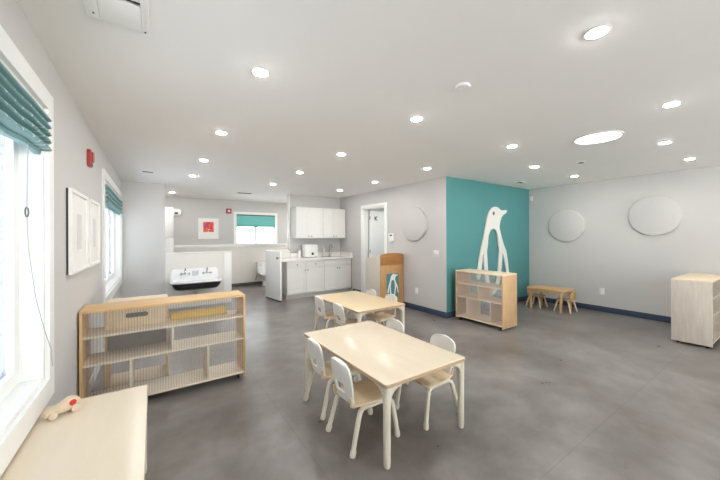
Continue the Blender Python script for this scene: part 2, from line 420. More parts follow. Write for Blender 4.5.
cu = bpy.data.curves.new('door_letter', 'FONT'); cu.body = 'K'; cu.size = .135; cu.extrude = .002; cu.align_x = 'CENTER'; cu.offset = .004
to = bpy.data.objects.new('door_letter', cu); dg = bpy.context.evaluated_depsgraph_get()
me = bpy.data.meshes.new_from_object(to); bpy.data.objects.remove(to); me.materials.append(M['dark'])
let = bpy.data.objects.new('door_letter', me); COL.objects.link(let); let.parent = leaf
let.matrix_local = Matrix.Translation((XM+.325, DY1-.0625, 1.80)) @ Matrix.Rotation(PI/2, 4, 'X'); struct(let)

# ------------------------------------------------------------------ ceiling
def downlight():
    r = thing('downlight', '', 'ceiling light')
    p = [(.045, -.0005), (.058, -.0005), (.060, -.003), (.057, -.005), (.048, -.006), (.044, -.005)]
    t = MB(); n = 32
    rings = [[(q*math.cos(2*PI*k/n), q*math.sin(2*PI*k/n), z) for k in range(n)] for q, z in p]
    t.loft(rings+[rings[0]], cap=False); t.build('trim_ring', M['white'], r)
    MB().lathe([(0.001, -.011), (.025, -.0105), (.038, -.009), (.0435, -.006), (.0435, -.002)], 32).build('lens', M['lens'], r)
    return r
rowname = {.558: 'row by the window wall', 1.93: 'second row from the windows', 3.43: 'third row from the windows', 4.70: 'pair before the teal wall', 6.0: 'pair along the disc wall'}
LP = {.558: [(.557, 1.929), (.558, 3.267), (.561, 4.562), (.552, 5.836)], 1.93: [(1.857, .609), (1.91, 1.939), (1.944, 3.294), (1.94, 4.593), (1.938, 5.91)],
      3.43: [(3.362, .619), (3.404, 1.925), (3.444, 3.272), (3.479, 4.646), (3.428, 5.871)], 4.70: [(4.692, .918), (4.706, 2.317)], 6.0: [(5.975, .927), (6.016, 2.302)]}
ordn = ['first', 'second', 'third', 'fourth', 'fifth']
proto = downlight(); first = True
for x, ys in LP.items():
    for i, (px_, y) in enumerate(ys):
        if x in (4.70, 6.0): lab = 'round ceiling light %s the camera in the %s' % ('nearer to' if i == 0 else 'farther from', rowname[x])
        else: lab = 'round ceiling light, %s from the camera in the %s' % (ordn[i], rowname[x])
        if first: o = proto; o.location = (px_, y, C); o['label'] = lab; o['group'] = 'round ceiling downlights'; first = False
        else: dup(proto, (px_, y, C), 0, lab, 'round ceiling downlights')
dup(proto, (.36, 8.27, C), 0, 'round ceiling light beside the grey pillar, over the sink nook', 'round ceiling downlights')
for p in ((5.2, 4.3, C), (5.0, 5.2, C), (6.0, 5.2, C), (4.75, 4.5, C)): dup(proto, p, 0, 'added unseen fill light in the hall behind the white door', 'added hall fill lights')  # invented lamps out of view, added to brighten the white door
for p in ((3.15, 7.65, C), (3.45, 8.1, C), (3.9, 7.7, C), (3.9, 8.4, C)): dup(proto, p, 0, 'added unseen fill light in the washroom behind the kitchenette wall', 'added washroom fill lights')  # unseen lamps added to lift the dark washroom and nook
dup(proto, (.02, 7.8, C), 0, 'added fill light over the trough sink, unseen behind the grey pillar', 'round ceiling downlights')  # extra lamp out of view, added to brighten the sink nook
sk = thing('tubular_skylight', 'large bright oval-looking round skylight in the ceiling, bigger than all the downlights', 'skylight', (3.86, 1.262, C))
n = 48; p = [(.19, -.0005), (.215, -.0005), (.218, -.006), (.21, -.012), (.192, -.012)]
rings = [[(q*math.cos(2*PI*k/n), q*math.sin(2*PI*k/n), z) for k in range(n)] for q, z in p]
MB().loft(rings+[rings[0]], cap=False).build('rim', M['white'], sk)
MB().lathe([(.001, -.022), (.10, -.018), (.17, -.012), (.1895, -.006), (.1895, -.001)], 48).build('lens', M['skylens'], sk)
sd = thing('smoke_detector', 'small round white detector on the ceiling, left of the large skylight', 'smoke detector', (1.758, 1.343, C))
MB().lathe([(.05, -.0005), (.052, -.006), (.047, -.013), (.02, -.015), (.001, -.0155)], 28).build('body', M['ceil'], sd)
MB().lathe([(.012, -.0145), (.013, -.018), (.001, -.019)], 16).build('sensor', M['white'], sd)
sp2 = thing('sprinkler_head', 'small flat ceiling sprinkler cover behind the round skylight', 'sprinkler', (4.947, 1.815, C))
MB().lathe([(.055, -.0005), (.056, -.006), (.045, -.010), (.001, -.010)], 28).build('cover', M['white'], sp2)
MB().lathe([(.035, -.0101), (.035, -.014), (.001, -.015)], 16).build('head', M['slot'], sp2)
def vent(label, x0, x1, y, dy, mat=None):
    v = thing('ceiling_vent', label, 'air vent', ((x0+x1)/2, y, C)); h = (x1-x0)/2
    f = MB()
    f.box(-h-.02, h+.02, -dy-.02, -dy, -.008, -.0005); f.box(-h-.02, h+.02, dy, dy+.02, -.008, -.0005)
    f.box(-h-.02, -h, -dy, dy, -.008, -.0005); f.box(h, h+.02, -dy, dy, -.008, -.0005); f.build('frame', M['ceil'], v)
    MB().box(-h, h, -dy, dy, -.003, -.001).build('backing', M['dark'], v)
    k = max(2, int(dy*2/.03))
    for i in range(k):
        yy = -dy+dy*2*(i+.5)/k
        MB().box(-h, h, yy-.004, yy+.004, -.0075, -.0035).build('slat', M['slot'], v)
vent('small dark slotted ceiling vent in front of the grey pillar', -.14, 0, 5.85, .05)
vent('wide ceiling vent over the passage to the washroom', 1.63, 1.927, 7.49, .06)
vent('small dark ceiling vent near the teal wall corner', 5.72, 5.90, 3.135, .05)
g = thing('air_return_grille', 'square white ceiling air grille at the top left edge of the picture', 'air vent', (-.13, 1.60, C))
gf = MB()
gf.box(-.12, -.07, -.30, .245, -.022, -.0005, .008); gf.box(.085, .115, -.30, .245, -.022, -.0005, .004)
gf.box(-.07, .085, .06, .245, -.018, -.0005, .002); gf.box(-.07, .085, -.30, -.26, -.018, -.0005, .002); gf.build('frame', M['ceil'], g)
MB().box(-.07, .085, -.26, .06, -.004, -.001).build('backing', M['dark'], g)
for i in range(8):
    y = -.25+i*.038
    MB().box(-.07, .085, y, y+.012, -.016, -.0045).build('slat', M['ceil'], g)
for x, y in ((-.09, .20), (.10, .235)): MB().cyl((x, y, -.0235), .004, .003, seg=10).build('screw', M['slot'], g)

# ---------------------------------------------------------------- window shades
def roman(label, ya, yb, ztop, zbot, nf, xw, dep, flap, group=None, mat='shade'):
    r = thing('roman_shade', label, 'window shade', (xw, (ya+yb)/2, 0)); h = (yb-ya)/2
    MB().box(0, .028, -h, h, ztop-.04, ztop, .004).build('headrail', M['trim'], r)
    # gathered cloth: cross-section zig-zags in x-z, extruded along y in many slices with a slight sag
    prof = [(dep*.45, ztop-.005)]
    for i in range(nf):
        z0 = ztop-.03-(ztop-.03-zbot)*(i)/nf; z1 = ztop-.03-(ztop-.03-zbot)*(i+1)/nf
        for k in range(7):
            a = PI*k/6
            prof.append((dep*.5+dep*.5*math.sin(a)+dep*.12*i/nf, z0+(z1-z0)*k/6-.012*math.sin(a)))
        prof.append((dep*.42, z1+.008))
    prof.append((dep*.55, zbot)); prof.append((dep*.5, zbot-.02))
    back = [(.012, zbot-.02), (.012, ztop-.041), (.0285, ztop-.0405), (.0285, ztop-.005)]
    ns = 26; rings = []
    for s_ in range(ns+1):
        u = s_/ns; y = -h+2*h*u
        sag = flap*(.25+.75*math.sin(PI*min(1, max(0, u)))) if flap else 0
        wob = .006*math.sin(u*17)+.004*math.sin(u*41+1)
        ring = []
        for (x, z) in prof+back:
            t = max(0, min(1, (ztop-.03-z)/(ztop-.03-zbot)))
            ring.append((max(.005, x+wob*t), y, z-sag*t*t))
        rings.append(ring)
    MB().loft(rings).build('cloth', M[mat], r)
    return r
rs = roman('gathered teal roman shade with white dots on the large window nearest the camera', .77, 2.30, 2.10, 1.88, 5, XL-.035, .075, .03)
cd = MB(); cd.tube([(.045, .50, 1.95), (.045, .483, 1.6), (.045, .48, 1.55)], .0022, 6)
cd.build('pull_cord', M['cord'], rs)
rg = MB(); rg.tube([(.045, .48+.022*math.sin(a*PI/8), 1.528+.022*math.cos(a*PI/8)) for a in range(17)], .0035, 8, cap=False); rg.build('cord_ring', M['knob'], rs)
cl = MB(); cl.tube([(.045, .48, 1.506), (.046, .50, 1.35), (.05, .58, 1.12), (.055, .70, .93), (.06, .80, .80), (.06, .82, .70)], .0022, 6)
cl.build('hanging_cord', M['cord'], rs)
roman('teal roman shade on the farther window beside the grey pillar', 4.70, 6.94, 2.10, 1.83, 4, XL-.035, .075, .02, mat='shade')
# far flat shade
fs = thing('roman_shade', 'flat teal roman shade on the small washroom window', 'window shade', (2.505, YF-.03, 0))
MB().box(-.55, .55, -.02, .012, 2.02, 2.049, .003).build('headrail', M['dark'], fs)
c = MB(); prof = [(-.024, 2.018), (-.026, 1.80), (-.034, 1.765), (-.04, 1.75), (-.03, 1.738), (-.042, 1.722), (-.03, 1.70), (-.012, 1.70), (-.012, 2.018)]
c.loft([[(x, y, z) for y, z in prof] for x in (-.55, -.2, .2, .55)]).build('cloth', M['shade2'], fs)
MB().box(-.55, .55, -.045, -.027, 1.69, 1.70, .002).build('hem_bar', M['dark'], fs)

# ---------------------------------------------------------------- wall hung items
def picture(name, label, y0, y1, z0, z1, group):
    r = thing(name, label, 'picture', (XL, (y0+y1)/2, (z0+z1)/2)); w = (y1-y0)/2; h = (z1-z0)/2; b = .025
    MB().frame(-w, w, -h, h, -w+b, w-b, -h+b, h-b, .0115, .032, 'x').build('frame', M['frame'], r)
    MB().box(.0005, .0115, -w+.001, w-.001, -h+.001, h-.001).build('backing', M['black'], r)  # black edge paints in the shadow gap behind the frame
    MB().box(.012, .02, -w+b, w-b, -h+b, h-b).build('mat_board', M['mat'], r)
    MB().box(.0205, .0215, -w*.26, w*.26, -h*.45, h*.45).build('print', M['art'], r)
picture('framed_picture', 'white framed faint grey picture on the window wall, nearer to the camera', 2.83, 3.46, 1.155, 1.75, 'white framed pictures')
picture('framed_picture', 'white framed faint grey picture on the window wall, farther from the camera', 3.54, 4.15, 1.15, 1.755, 'white framed pictures')
a = thing('fire_alarm', 'red fire alarm on the window wall above the framed pictures', 'fire alarm', (XL-.0015, 3.665, 2.125))
MB().box(.0005, .03, -.055, .055, -.075, .075, .006).build('body', M['red'], a)
MB().box(.0305, .046, -.035, .035, -.03, .055, .006).build('strobe', M['red'], a)
MB().box(.0305, .033, -.04, .04, -.065, -.045).build('lettering_plate', M['dark'], a)
a = thing('fire_alarm', 'small red square fire alarm on the far wall left of the washroom window', 'fire alarm', (1.753, YF+.0015, 2.13))
MB().box(-.07, .07, -.03, -.0005, -.07, .07, .006).build('body', M['red'], a)
MB().box(-.03, .03, -.045, -.0305, -.03, .03, .006).build('strobe', M['white'], a)
p = thing('framed_picture', 'white framed picture of bright red and orange shapes on the far wall', 'picture', (1.237, YF, 1.632))
MB().frame(-.25, .25, -.28, .28, -.22, .22, -.25, .25, -.035, -.0005, 'y').build('frame', M['frame'], p)
MB().box(-.22, .22, -.02, -.001, -.25, .25).build('mat_board', M['mat'], p)
MB().box(-.13, .13, -.022, -.0205, -.09, .18).build('print', M['paint'], p)
def disc(label, loc, axis, r=.325):
    o = MB().cyl((0, 0, 0), r, .042, axis, 72, bev=.006).build('acoustic_disc', M['wall']); o.location = loc
    tag(o, label, 'wall panel', 'round grey acoustic discs')
disc('round grey disc panel on the wall between the white door and the teal wall', (XM-.0202, 4.292, 1.645), 'x')
disc('round grey disc panel on the right wall, left one above the small table', (XR-.0202, 2.787, 1.613), 'x', .318)
disc('round grey disc panel on the right wall, right one farther from the teal wall', (XR-.0202, 1.476, 1.742), 'x', .328)
t = thing('thermostat', 'white keypad box on the wall beside the white door', 'thermostat', (XM+.0015, 4.985, 1.385))
MB().box(-.03, -.0005, -.075, .075, -.09, .09, .006).build('body', M['white'], t)
MB().box(-.0325, -.0302, -.045, .03, .03, .06).build('display', M['slot'], t)
MB().box(-.034, -.0302, -.055, .055, -.07, .0, .002).build('keypad', M['cab'], t)
s = thing('light_switch', 'white switch plate on the wall at the teal corner', 'light switch', (XM, 3.75, 1.10))
MB().box(-.006, -.0005, -.06, .06, -.06, .06, .002).build('plate', M['white'], s)
for y in (-.025, .025): MB().box(-.011, -.0062, y-.015, y+.015, -.032, .032, .001).build('rocker', M['trim'], s)
def outlet(label, loc, rz):
    s = thing('wall_outlet', label, 'outlet', loc, rz)
    MB().box(-.006, -.0005, -.038, .038, -.06, .06, .002).build('plate', M['white'], s)
    for z in (-.026, .026): MB().box(-.009, -.0062, -.018, .018, z-.015, z+.015, .002).build('socket', M['trim'], s)
outlet('white outlet low on the wall right of the wooden podium', (XM, 4.249, .365), 0)
outlet('white outlet low on the right wall beside the small table', (XR, 2.2, .375), 0)
md = thing('motion_sensor', 'small white sensor in the corner of the teal wall and right wall', 'sensor', (XR, 3.47, 2.225))
MB().box(-.035, -.0005, -.025, .025, -.05, .05, .008).build('body', M['white'], md)
MB().box(-.038, -.0355, -.015, .015, -.03, .01, .001).build('window', M['mat'], md)

# penguin outline: coordinates about x=5.5 on the teal wall
def smooth_strip(L, Rr):
    return L+Rr[::-1]
HEAD = [(-.238, 1.589), (-.211, 1.669), (-.2, 1.733), (-.168, 1.814), (-.103, 1.907), (-.02, 1.963), (.05, 1.985), (.10, 1.988), (.188, 1.973), (.25, 1.938), (.31, 1.925), (.40, 1.935), (.46, 1.941), (.49, 1.925), (.485, 1.905), (.45, 1.872), (.38, 1.848), (.335, 1.82), (.295, 1.78), (.264, 1.73), (.235, 1.67), (.222, 1.60), (.228, 1.55)]
INNER_R = [(.108, 1.512), (.075, 1.538), (.04, 1.55), (0, 1.551), (-.045, 1.537)]
LEFT_OUT = [(-.238, 1.589), (-.275, 1.461), (-.317, 1.335), (-.353, 1.241), (-.395, 1.148)]
def penguin_mb(a, b, M_=None):
    m = MB()
    # head with the top of both sides, down to the arch of the belly
    m.prism(HEAD+[(.264, 1.463), (.16, 1.43)]+INNER_R+[(-.092, 1.51), (-.141, 1.43), (-.285, 1.43)], a, b, 'y', M=M_)
    # left side down to the split, then flipper and flank
    m.prism([(-.285, 1.43), (-.141, 1.43), (-.16, 1.33), (-.168, 1.237), (-.195, 1.142), (-.20, 1.10), (-.306, 1.10), (-.375, 1.19), (-.353, 1.241), (-.317, 1.335)], a, b, 'y', M=M_)
    m.prism([(-.375, 1.19), (-.306, 1.10), (-.335, .98), (-.379, .755), (-.40, .66), (-.43, .60), (-.49, .60), (-.515, .66), (-.492, .762), (-.44, .98)], a, b, 'y', M=M_)
    m.prism([(-.306, 1.10), (-.20, 1.10), (-.185, .95), (-.168, .741), (-.13, .56), (-.05, .40), (.02, .34), (-.02, .26), (-.12, .33), (-.21, .46), (-.262, .62), (-.28, .748), (-.30, .95)], a, b, 'y', M=M_)
    m.prism([(.16, 1.43), (.264, 1.463), (.323, 1.329), (.376, 1.227), (.42, 1.16), (.328, 1.08), (.215, 1.10), (.215, 1.131), (.188, 1.231), (.178, 1.33)], a, b, 'y', M=M_)
    m.prism([(.42, 1.16), (.454, 1.124), (.50, .95), (.551, .693), (.565, .62), (.545, .55), (.495, .54), (.475, .60), (.46, .699), (.40, .93), (.328, 1.08)], a, b, 'y', M=M_)
    m.prism([(.215, 1.10), (.328, 1.08), (.31, .93), (.281, .711), (.25, .56), (.18, .40), (.08, .30), (-.02, .26), (.02, .34), (.09, .42), (.14, .56), (.165, .719), (.195, .95)], a, b, 'y', M=M_)
    return m
pg = thing('penguin_cutout', 'tall white penguin outline cutout mounted on the teal wall', 'wall art', (5.5, YT, 0))
penguin_mb(-.03, -.008).build('outline', plain('penguin_white', (226, 224, 218), .6, var=.01), pg, smooth=False)
MB().box(-.12, .16, -.0079, -.0005, 1.62, 1.68).build('wall_mount', M['white'], pg)
MB().cyl((.022, -.0312, 1.852), .034, .002, 'y', 24).build('eye', M['slot'], pg)

# ---------------------------------------------------------------- tables
def table(label, x0, x1, y0, y1, h, top, group=None, edge='edge'):
    cx, cy = (x0+x1)/2, (y0+y1)/2; w, l = (x1-x0)/2, (y1-y0)/2
    r = thing('table', label, 'table', (cx, cy, 0), 0, group)
    P = rrect(-w, w, -l, l, .02, 5)
    tp = MB().prism(P, h-.028, h, 'z', bev=.003).build('tabletop', M[top], r)
    e = MB(); o_ = rrect(-w-.0012, w+.0012, -l-.0012, l+.0012, .021, 5); i_ = rrect(-w+.002, w-.002, -l+.002, l-.002, .018, 5)
    rings = [[(x, y, z) for x, y in q] for q, z in ((o_, h-.025), (o_, h-.004), (i_, h-.004), (i_, h-.025), (o_, h-.025))]
    e.loft(rings, cap=False).build('edge_band', M[edge], tp)
    ap = MB()
    for s_ in (-1, 1):
        ap.box(-w+.10, w-.10, s_*(l-.07)-.009, s_*(l-.07)+.009, h-.055, h-.0285, .002)
        ap.box(s_*(w-.07)-.009, s_*(w-.07)+.009, -l+.10, l-.10, h-.055, h-.0285, .002)
    ap.build('apron', M['edge'], r)
    for sx in (-1, 1):
        for sy in (-1, 1):
            m = MB(); lx, ly = sx*(w-.028), sy*(l-.028)
            m.tube([(lx, ly, .0), (lx, ly, .004), (lx, ly, .03), (lx, ly, .25), (lx, ly, h-.0285)], [.017, .020, .0225, .0235, .025], 14)
            n_ = 8; R_ = .075; G_ = .105
            for ax in (0, 1):
                s_ = -sx if ax == 0 else -sy
                poly = [(0, h-.029), (s_*G_, h-.029), (s_*G_, h-.042)]
                for k in range(n_+1):
                    t = PI/2*k/n_
                    poly.append((s_*(G_-(G_-.022)*math.sin(t)), h-.042-R_*(1-math.cos(t))))
                poly.append((0, h-.118))
                if ax == 0: m.prism([(lx+a_, z) for a_, z in poly], ly-.017, ly+.017, 'y', bev=.003)
                else: m.prism([(ly+a_, z) for a_, z in poly], lx-.017, lx+.017, 'x', bev=.003)
            m.build('leg', M['legw'], r)
    return r
table('low rectangular maple table with rounded pale legs, the nearer of the two with chairs', 1.151, 1.906, 1.431, 2.641, .52, 'maple')
table('low rectangular maple table with chairs, the farther one before the kitchenette', 2.005, 2.757, 3.012, 4.215, .52, 'maple2')
table('low pale wooden table under the large window holding a toy car', XL+.014, -.03, 1.02, 2.268, .52, 'maple')

# ---------------------------------------------------------------- toddler chairs (face +y)
def chair():
    r = thing('toddler_chair', '', 'chair')
    seat = MB(); P = []
    for (x, y) in rrect(-.145, .145, -.15, .165, .045, 6):
        P.append((x*(1+.06*(y/.16)), y))
    t = bmesh.new()
    # slightly dished seat as a grid-free prism
    t.free(); seat.prism(P, .286, .300, 'z', bev=.004)
    seat.build('seat', M['seat'], r)
    # bent plywood back: slab with rounded shoulders and a hand slot, leaning back
    bk = MB(); nx, nz = 15, 13
    def outline(z):            # half width by height
        if z < .42: return .108+.022*((z-.30)/.12)
        if z < .49: return .130
        q = (z-.49)/.085; return .130*max(0.0, 1-q**3.2)**.45+.0005
    z_levels = [.302, .325, .345, .36, .385, .41, .425, .45, .475, .49, .51, .53, .545, .556, .565, .571, .575]
    def ypos(z): return -.148-.055*((z-.30)/.285)**.8-.004
    cols = [-1, -.8, -.6, -.42, -.3, -.15, 0, .15, .3, .42, .6, .8, 1]
    tb = bmesh.new(); V = {}
    th = .013
    for i, z in enumerate(z_levels):
        for j, c_ in enumerate(cols):
            w = outline(z)*c_
            cur = .022*(c_*c_)
            for s_ in (0, 1): V[i, j, s_] = tb.verts.new((w, ypos(z)+cur-th*s_, z))
    hole = lambda i, j: 3 <= i < 6 and 3 <= j < 9
    ok = lambda i, j: 0 <= i < len(z_levels)-1 and 0 <= j < len(cols)-1 and not hole(i, j)
    for i in range(len(z_levels)-1):
        for j in range(len(cols)-1):
            if not ok(i, j): continue
            for s_ in (0, 1): tb.faces.new([V[i, j, s_], V[i, j+1, s_], V[i+1, j+1, s_], V[i+1, j, s_]])
            for di, dj, A, B_ in ((-1, 0, (i, j), (i, j+1)), (1, 0, (i+1, j), (i+1, j+1)), (0, -1, (i, j), (i+1, j)), (0, 1, (i, j+1), (i+1, j+1))):
                if not ok(i+di, j+dj): tb.faces.new([V[A+(0,)], V[B_+(0,)], V[B_+(1,)], V[A+(1,)]])
    bk.merge(tb); ob = bk.build('backrest', M['ivory'], r)
    for s_ in (-1, 1):         # bent lower tongues joining back to seat
        m = MB(); pts = [(s_*.105, -.10, .281), (s_*.105, -.14, .283), (s_*.108, -.158, .292), (s_*.112, -.163, .312), (s_*.115, -.166, .35)]
        m.tube(pts, [.010, .012, .012, .011, .009], 8).build('back_bracket', M['seat'], r)
    for s_ in (-1, 1):
        rear = MB(); rear.tube([(s_*.163, -.19, 0), (s_*.1625, -.188, .006), (s_*.160, -.180, .03), (s_*.159, -.176, .05), (s_*.146, -.128, .22), (s_*.142, -.112, .256), (s_*.139, -.09, .272), (s_*.137, -.05, .2725), (s_*.137, .02, .272)],
                               [.017, .020, .021, .016, .017, .018, .0165, .0145, .0135], 12).build('leg', M['legw'], r)
        fr = MB(); fr.tube([(s_*.163, .19, 0), (s_*.1628, .1895, .006), (s_*.162, .187, .03), (s_*.161, .185, .05), (s_*.152, .160, .21), (s_*.148, .150, .25), (s_*.142, .125, .2705), (s_*.138, .08, .2722), (s_*.137, .021, .272)],
                           [.017, .020, .021, .016, .018, .020, .0165, .0138, .0135], 12).build('leg', M['legw'], r)
    return r
c0 = chair()
def put(o, x, y, rz, label):
    g_ = 'white-backed toddler chairs at the maple tables'
    if o is c0 and not c0.get('label'):
        c0.location = (x, y, 0); c0.rotation_euler = (0, 0, rz); c0['label'] = label; c0['group'] = g_
    else: dup(c0, (x, y, 0), rz, label, g_)
E_, W_ = -PI/2, PI/2
put(c0, 1.238, 1.812, E_, 'white toddler chair on the left side of the nearer table, closest to the camera')
put(c0, 1.268, 2.285, E_, 'white toddler chair on the left side of the nearer table, farther from the camera')
put(c0, 1.838, 1.75, W_, 'white toddler chair on the right side of the nearer table, by its right front corner')
put(c0, 1.815, 2.335, W_, 'white toddler chair on the right side of the nearer table, by its far corner')
put(c0, 2.10, 3.34, E_, 'white toddler chair on the left side of the farther table, nearer to the camera')
put(c0, 2.10, 3.87, E_, 'white toddler chair on the left side of the farther table, toward the kitchenette')
put(c0, 2.66, 3.41, W_, 'white toddler chair on the right of the farther table, before the podium sign')
put(c0, 2.66, 3.90, W_, 'white toddler chair on the right side of the farther table, toward the white door')

# ---------------------------------------------------------------- shelf units
def shelf_unit(label, length, depth, loc, rz, mats, panel, h=.836, dv=(.5, .26, .73), group=None, panel_front=True):
    """front faces -y; x from 0 to length"""
    top_m, side_m, in_m = mats
    r = thing('mobile_shelf', label, 'shelf', loc, rz, group); t = .018; zb = .06
    MB().box(0, length, 0, depth, h-.02, h, .003).build('top', M[top_m], r)
    for x in (0, length-t):
        MB().box(x, x+t, 0, depth, zb-.03, h-.0205, .002).build('side_panel', M[side_m], r)
    MB().box(t+.0005, length-t-.0005, 0, depth, zb, zb+t, .002).build('bottom_panel', M[in_m], r)
    zs = (.392, .612)
    for z in zs: MB().box(t+.0005, length-t-.0005, .0055, depth-.007, z, z+t, .002).build('shelf_board', M[in_m], r)
    MB().box(length*dv[0]-t/2, length*dv[0]+t/2, .01, depth-.01, zs[0]+t+.0005, zs[1]-.0005, .002).build('divider', M[in_m], r)
    for q in dv[1:]:
        MB().box(length*q-t/2, length*q+t/2, .01, depth-.01, zb+t+.0005, zs[0]-.0005, .002).build('divider', M[in_m], r)
    MB().box(t+.0005, length-t-.0005, *((.0005, .005) if panel_front else (depth-.0065, depth-.0015)), zb+t+.0005, h-.0205).build('back_panel', M[panel], r)
    for x in (.06, length-.06):
        for y in (.05, depth-.05):
            m = MB(); m.cyl((x, y, .0225), .0225, .02, 'x', 18, bev=.004); m.box(x-.014, x+.014, y-.012, y+.012, .0445, zb-.0005)
            m.build('caster', M['black'], r)
    return r
shelf_unit('long birch mobile shelf with clear fluted back standing against the window wall', 1.235, .31, (-.478, 3.167, 0), 0, ('shelf', 'shelfv', 'inner'), 'flute')
shelf_unit('birch mobile shelf with frosted panels in front of the teal wall', .85, .385, (4.255, 3.405, 0), -PI/2, ('pale', 'palev', 'pale'), 'frost', dv=(.5, .25, .75))
shelf_unit('pale whitewashed mobile shelf seen end-on at the right edge, by the right wall', 1.14, .365, (5.70, .695, 0), 0, ('pale', 'wash', 'inner'), 'frost', h=.842)

# things on and behind the long shelf
bx = thing('wooden_box', 'wooden box with oval handle slot on the top shelf of the long birch shelf', 'box', (-.12, 3.38, .6305))
fr = MB(); pl = rrect(-.215, .215, 0, .16, .01, 3)
fr.box(-.215, .215, -.075, -.063, 0, .16, .002); fr.box(-.215, .215, .063, .075, 0, .16, .002); fr.box(-.215, -.203, -.062, .062, 0, .16, .002); fr.box(.203, .215, -.062, .062, 0, .16, .002); fr.box(-.202, .202, -.062, .062, .001, .012)
fr.build('body', M['seat'], bx)
MB().prism([(x, z) for x, z in rrect(-.08, .08, .085, .125, .019, 6)], -.0762, -.0752, 'y').build('slot_shade', M['dark'], bx)  # dark inlay on a solid board stands in for shade inside the slot
yt = thing('yellow_tray', 'long yellow tray lying on the top shelf of the long birch shelf', 'tray', (.375, 3.405, .6305))
m = MB(); m.box(-.245, .245, -.05, -.044, 0, .06, .002); m.box(-.245, .245, .044, .05, 0, .06, .002); m.box(-.245, -.239, -.0435, .0435, 0, .06, .002); m.box(.239, .245, -.0435, .0435, 0, .06, .002)
m.build('rim', M['yellow'], yt); MB().box(-.2385, .2385, -.0435, .0435, .0005, .006).build('base', M['yellow'], yt)
lc = thing('low_cupboard', 'low wooden cupboard hidden behind the long birch shelf, only its top showing', 'cupboard', (-.36, 3.50, 0))
MB().box(0, .48, 0, .36, .785, .805, .003).build('top', M['pale'], lc)
for x in (0, .462): MB().box(x, x+.018, .002, .358, 0, .7845, .002).build('side_panel', M['shelfv'], lc)
MB().box(.0185, .4615, .01, .022, .35, .53).build('back_panel', M['cupshade'], lc)  # grey sheet stands in for the shaded floor behind the shelf
MB().box(.0185, .4615, .024, .35, .54, .558, .002).build('shelf_board', M['pale'], lc)
MB().box(.0185, .4615, .024, .35, .05, .068, .002).build('bottom_panel', M['pale'], lc)

# toy car on the window table
tc = thing('toy_car', 'small wooden toy car with a red peg on the table under the window', 'toy', (-.385, 2.125, .5205), math.radians(28)); tc.scale = (.78, .78, .78)
prof = [(-.085, .018), (.075, .018), (.088, .03), (.09, .055), (.082, .078), (.062, .092), (.035, .092), (.010, .080), (-.02, .058), (-.055, .048), (-.082, .042), (-.09, .03)]
b = MB(); b.prism(prof, -.028, .028, 'y', bev=.005)
b.build('body', M['toyw'], tc)
for x, r_ in ((-.055, .021), (.055, .023)):
    for s_ in (-1, 1):
        w = MB().cyl((x, s_*.038, r_), r_, .018, 'y', 24, bev=.004).build('wheel', M['toywh'], tc)
        MB().cyl((x, s_*.0485, r_), .006, .003, 'y', 12).build('hub', M['toyw'], w)
for s_ in (-1, 1):
    MB().cyl((.045, s_*.0305, .062), .019, .005, 'y', 20, bev=.002).build('window', M['toyred'], tc)

# ---------------------------------------------------------------- small table with two chairs
st = thing('small_table', 'small honey-coloured wooden table in the corner by the right wall', 'table', (6.335, 2.835, 0))
MB().prism(rrect(-.25, .25, -.33, .33, .03, 5), .385, .41, 'z', bev=.004).build('tabletop', M['orange'], st)
ap = MB()
for s_ in (-1, 1): ap.box(-.2, .2, s_*.29-.009, s_*.29+.009, .34, .3845, .002); ap.box(s_*.21-.009, s_*.21+.009, -.27, .27, .34, .3845, .002)
ap.build('apron', M['orange'], st)
for sx in (-1, 1):
    for sy in (-1, 1):
        MB().tube([(sx*.205, sy*.265, 0), (sx*.205, sy*.265, .005), (sx*.205, sy*.265, .3845)], [.019, .022, .024], 12).build('leg', M['orange'], st)
def wood_chair(label, loc, rz):
    r = thing('small_chair', label, 'chair', loc, rz, 'small wooden chairs at the corner table')
    MB().prism(rrect(-.12, .12, -.12, .12, .03, 5), .212, .228, 'z', bev=.004).build('seat', M['orange'], r)
    for sx in (-1, 1):
        for sy in (-1, 1):
            MB().tube([(sx*.135, sy*.14, 0), (sx*.13, sy*.132, .03), (sx*.108, sy*.10, .16), (sx*.10, sy*.085, .198), (sx*.085, sy*.06, .2115)], [.014, .015, .015, .014, .010], 10).build('leg', M['seat'], r)
    bk = MB(); n_ = 9
    rings = []
    for k in range(n_):
        u = -1+2*k/(n_-1); x = .112*u; y = -.150+.03*u*u; top = .385-.045*abs(u)**3
        rings.append([(x, y+.012, .262), (x, y+.002, top), (x, y-.012, top), (x, y-.002, .262)])
    bk.loft(rings).build('backrest', M['orange'], r)
    for s_ in (-1, 1): MB().tube([(s_*.085, -.105, .229), (s_*.085, -.128, .25), (s_*.085, -.136, .31)], .009, 8).build('back_post', M['orange'], r)
wood_chair('small wooden chair at the end of the corner table farther from the teal wall', (6.39, 2.60, 0), 0)
wood_chair('small wooden chair at the teal-wall end of the corner table', (6.37, 3.11, 0), PI)

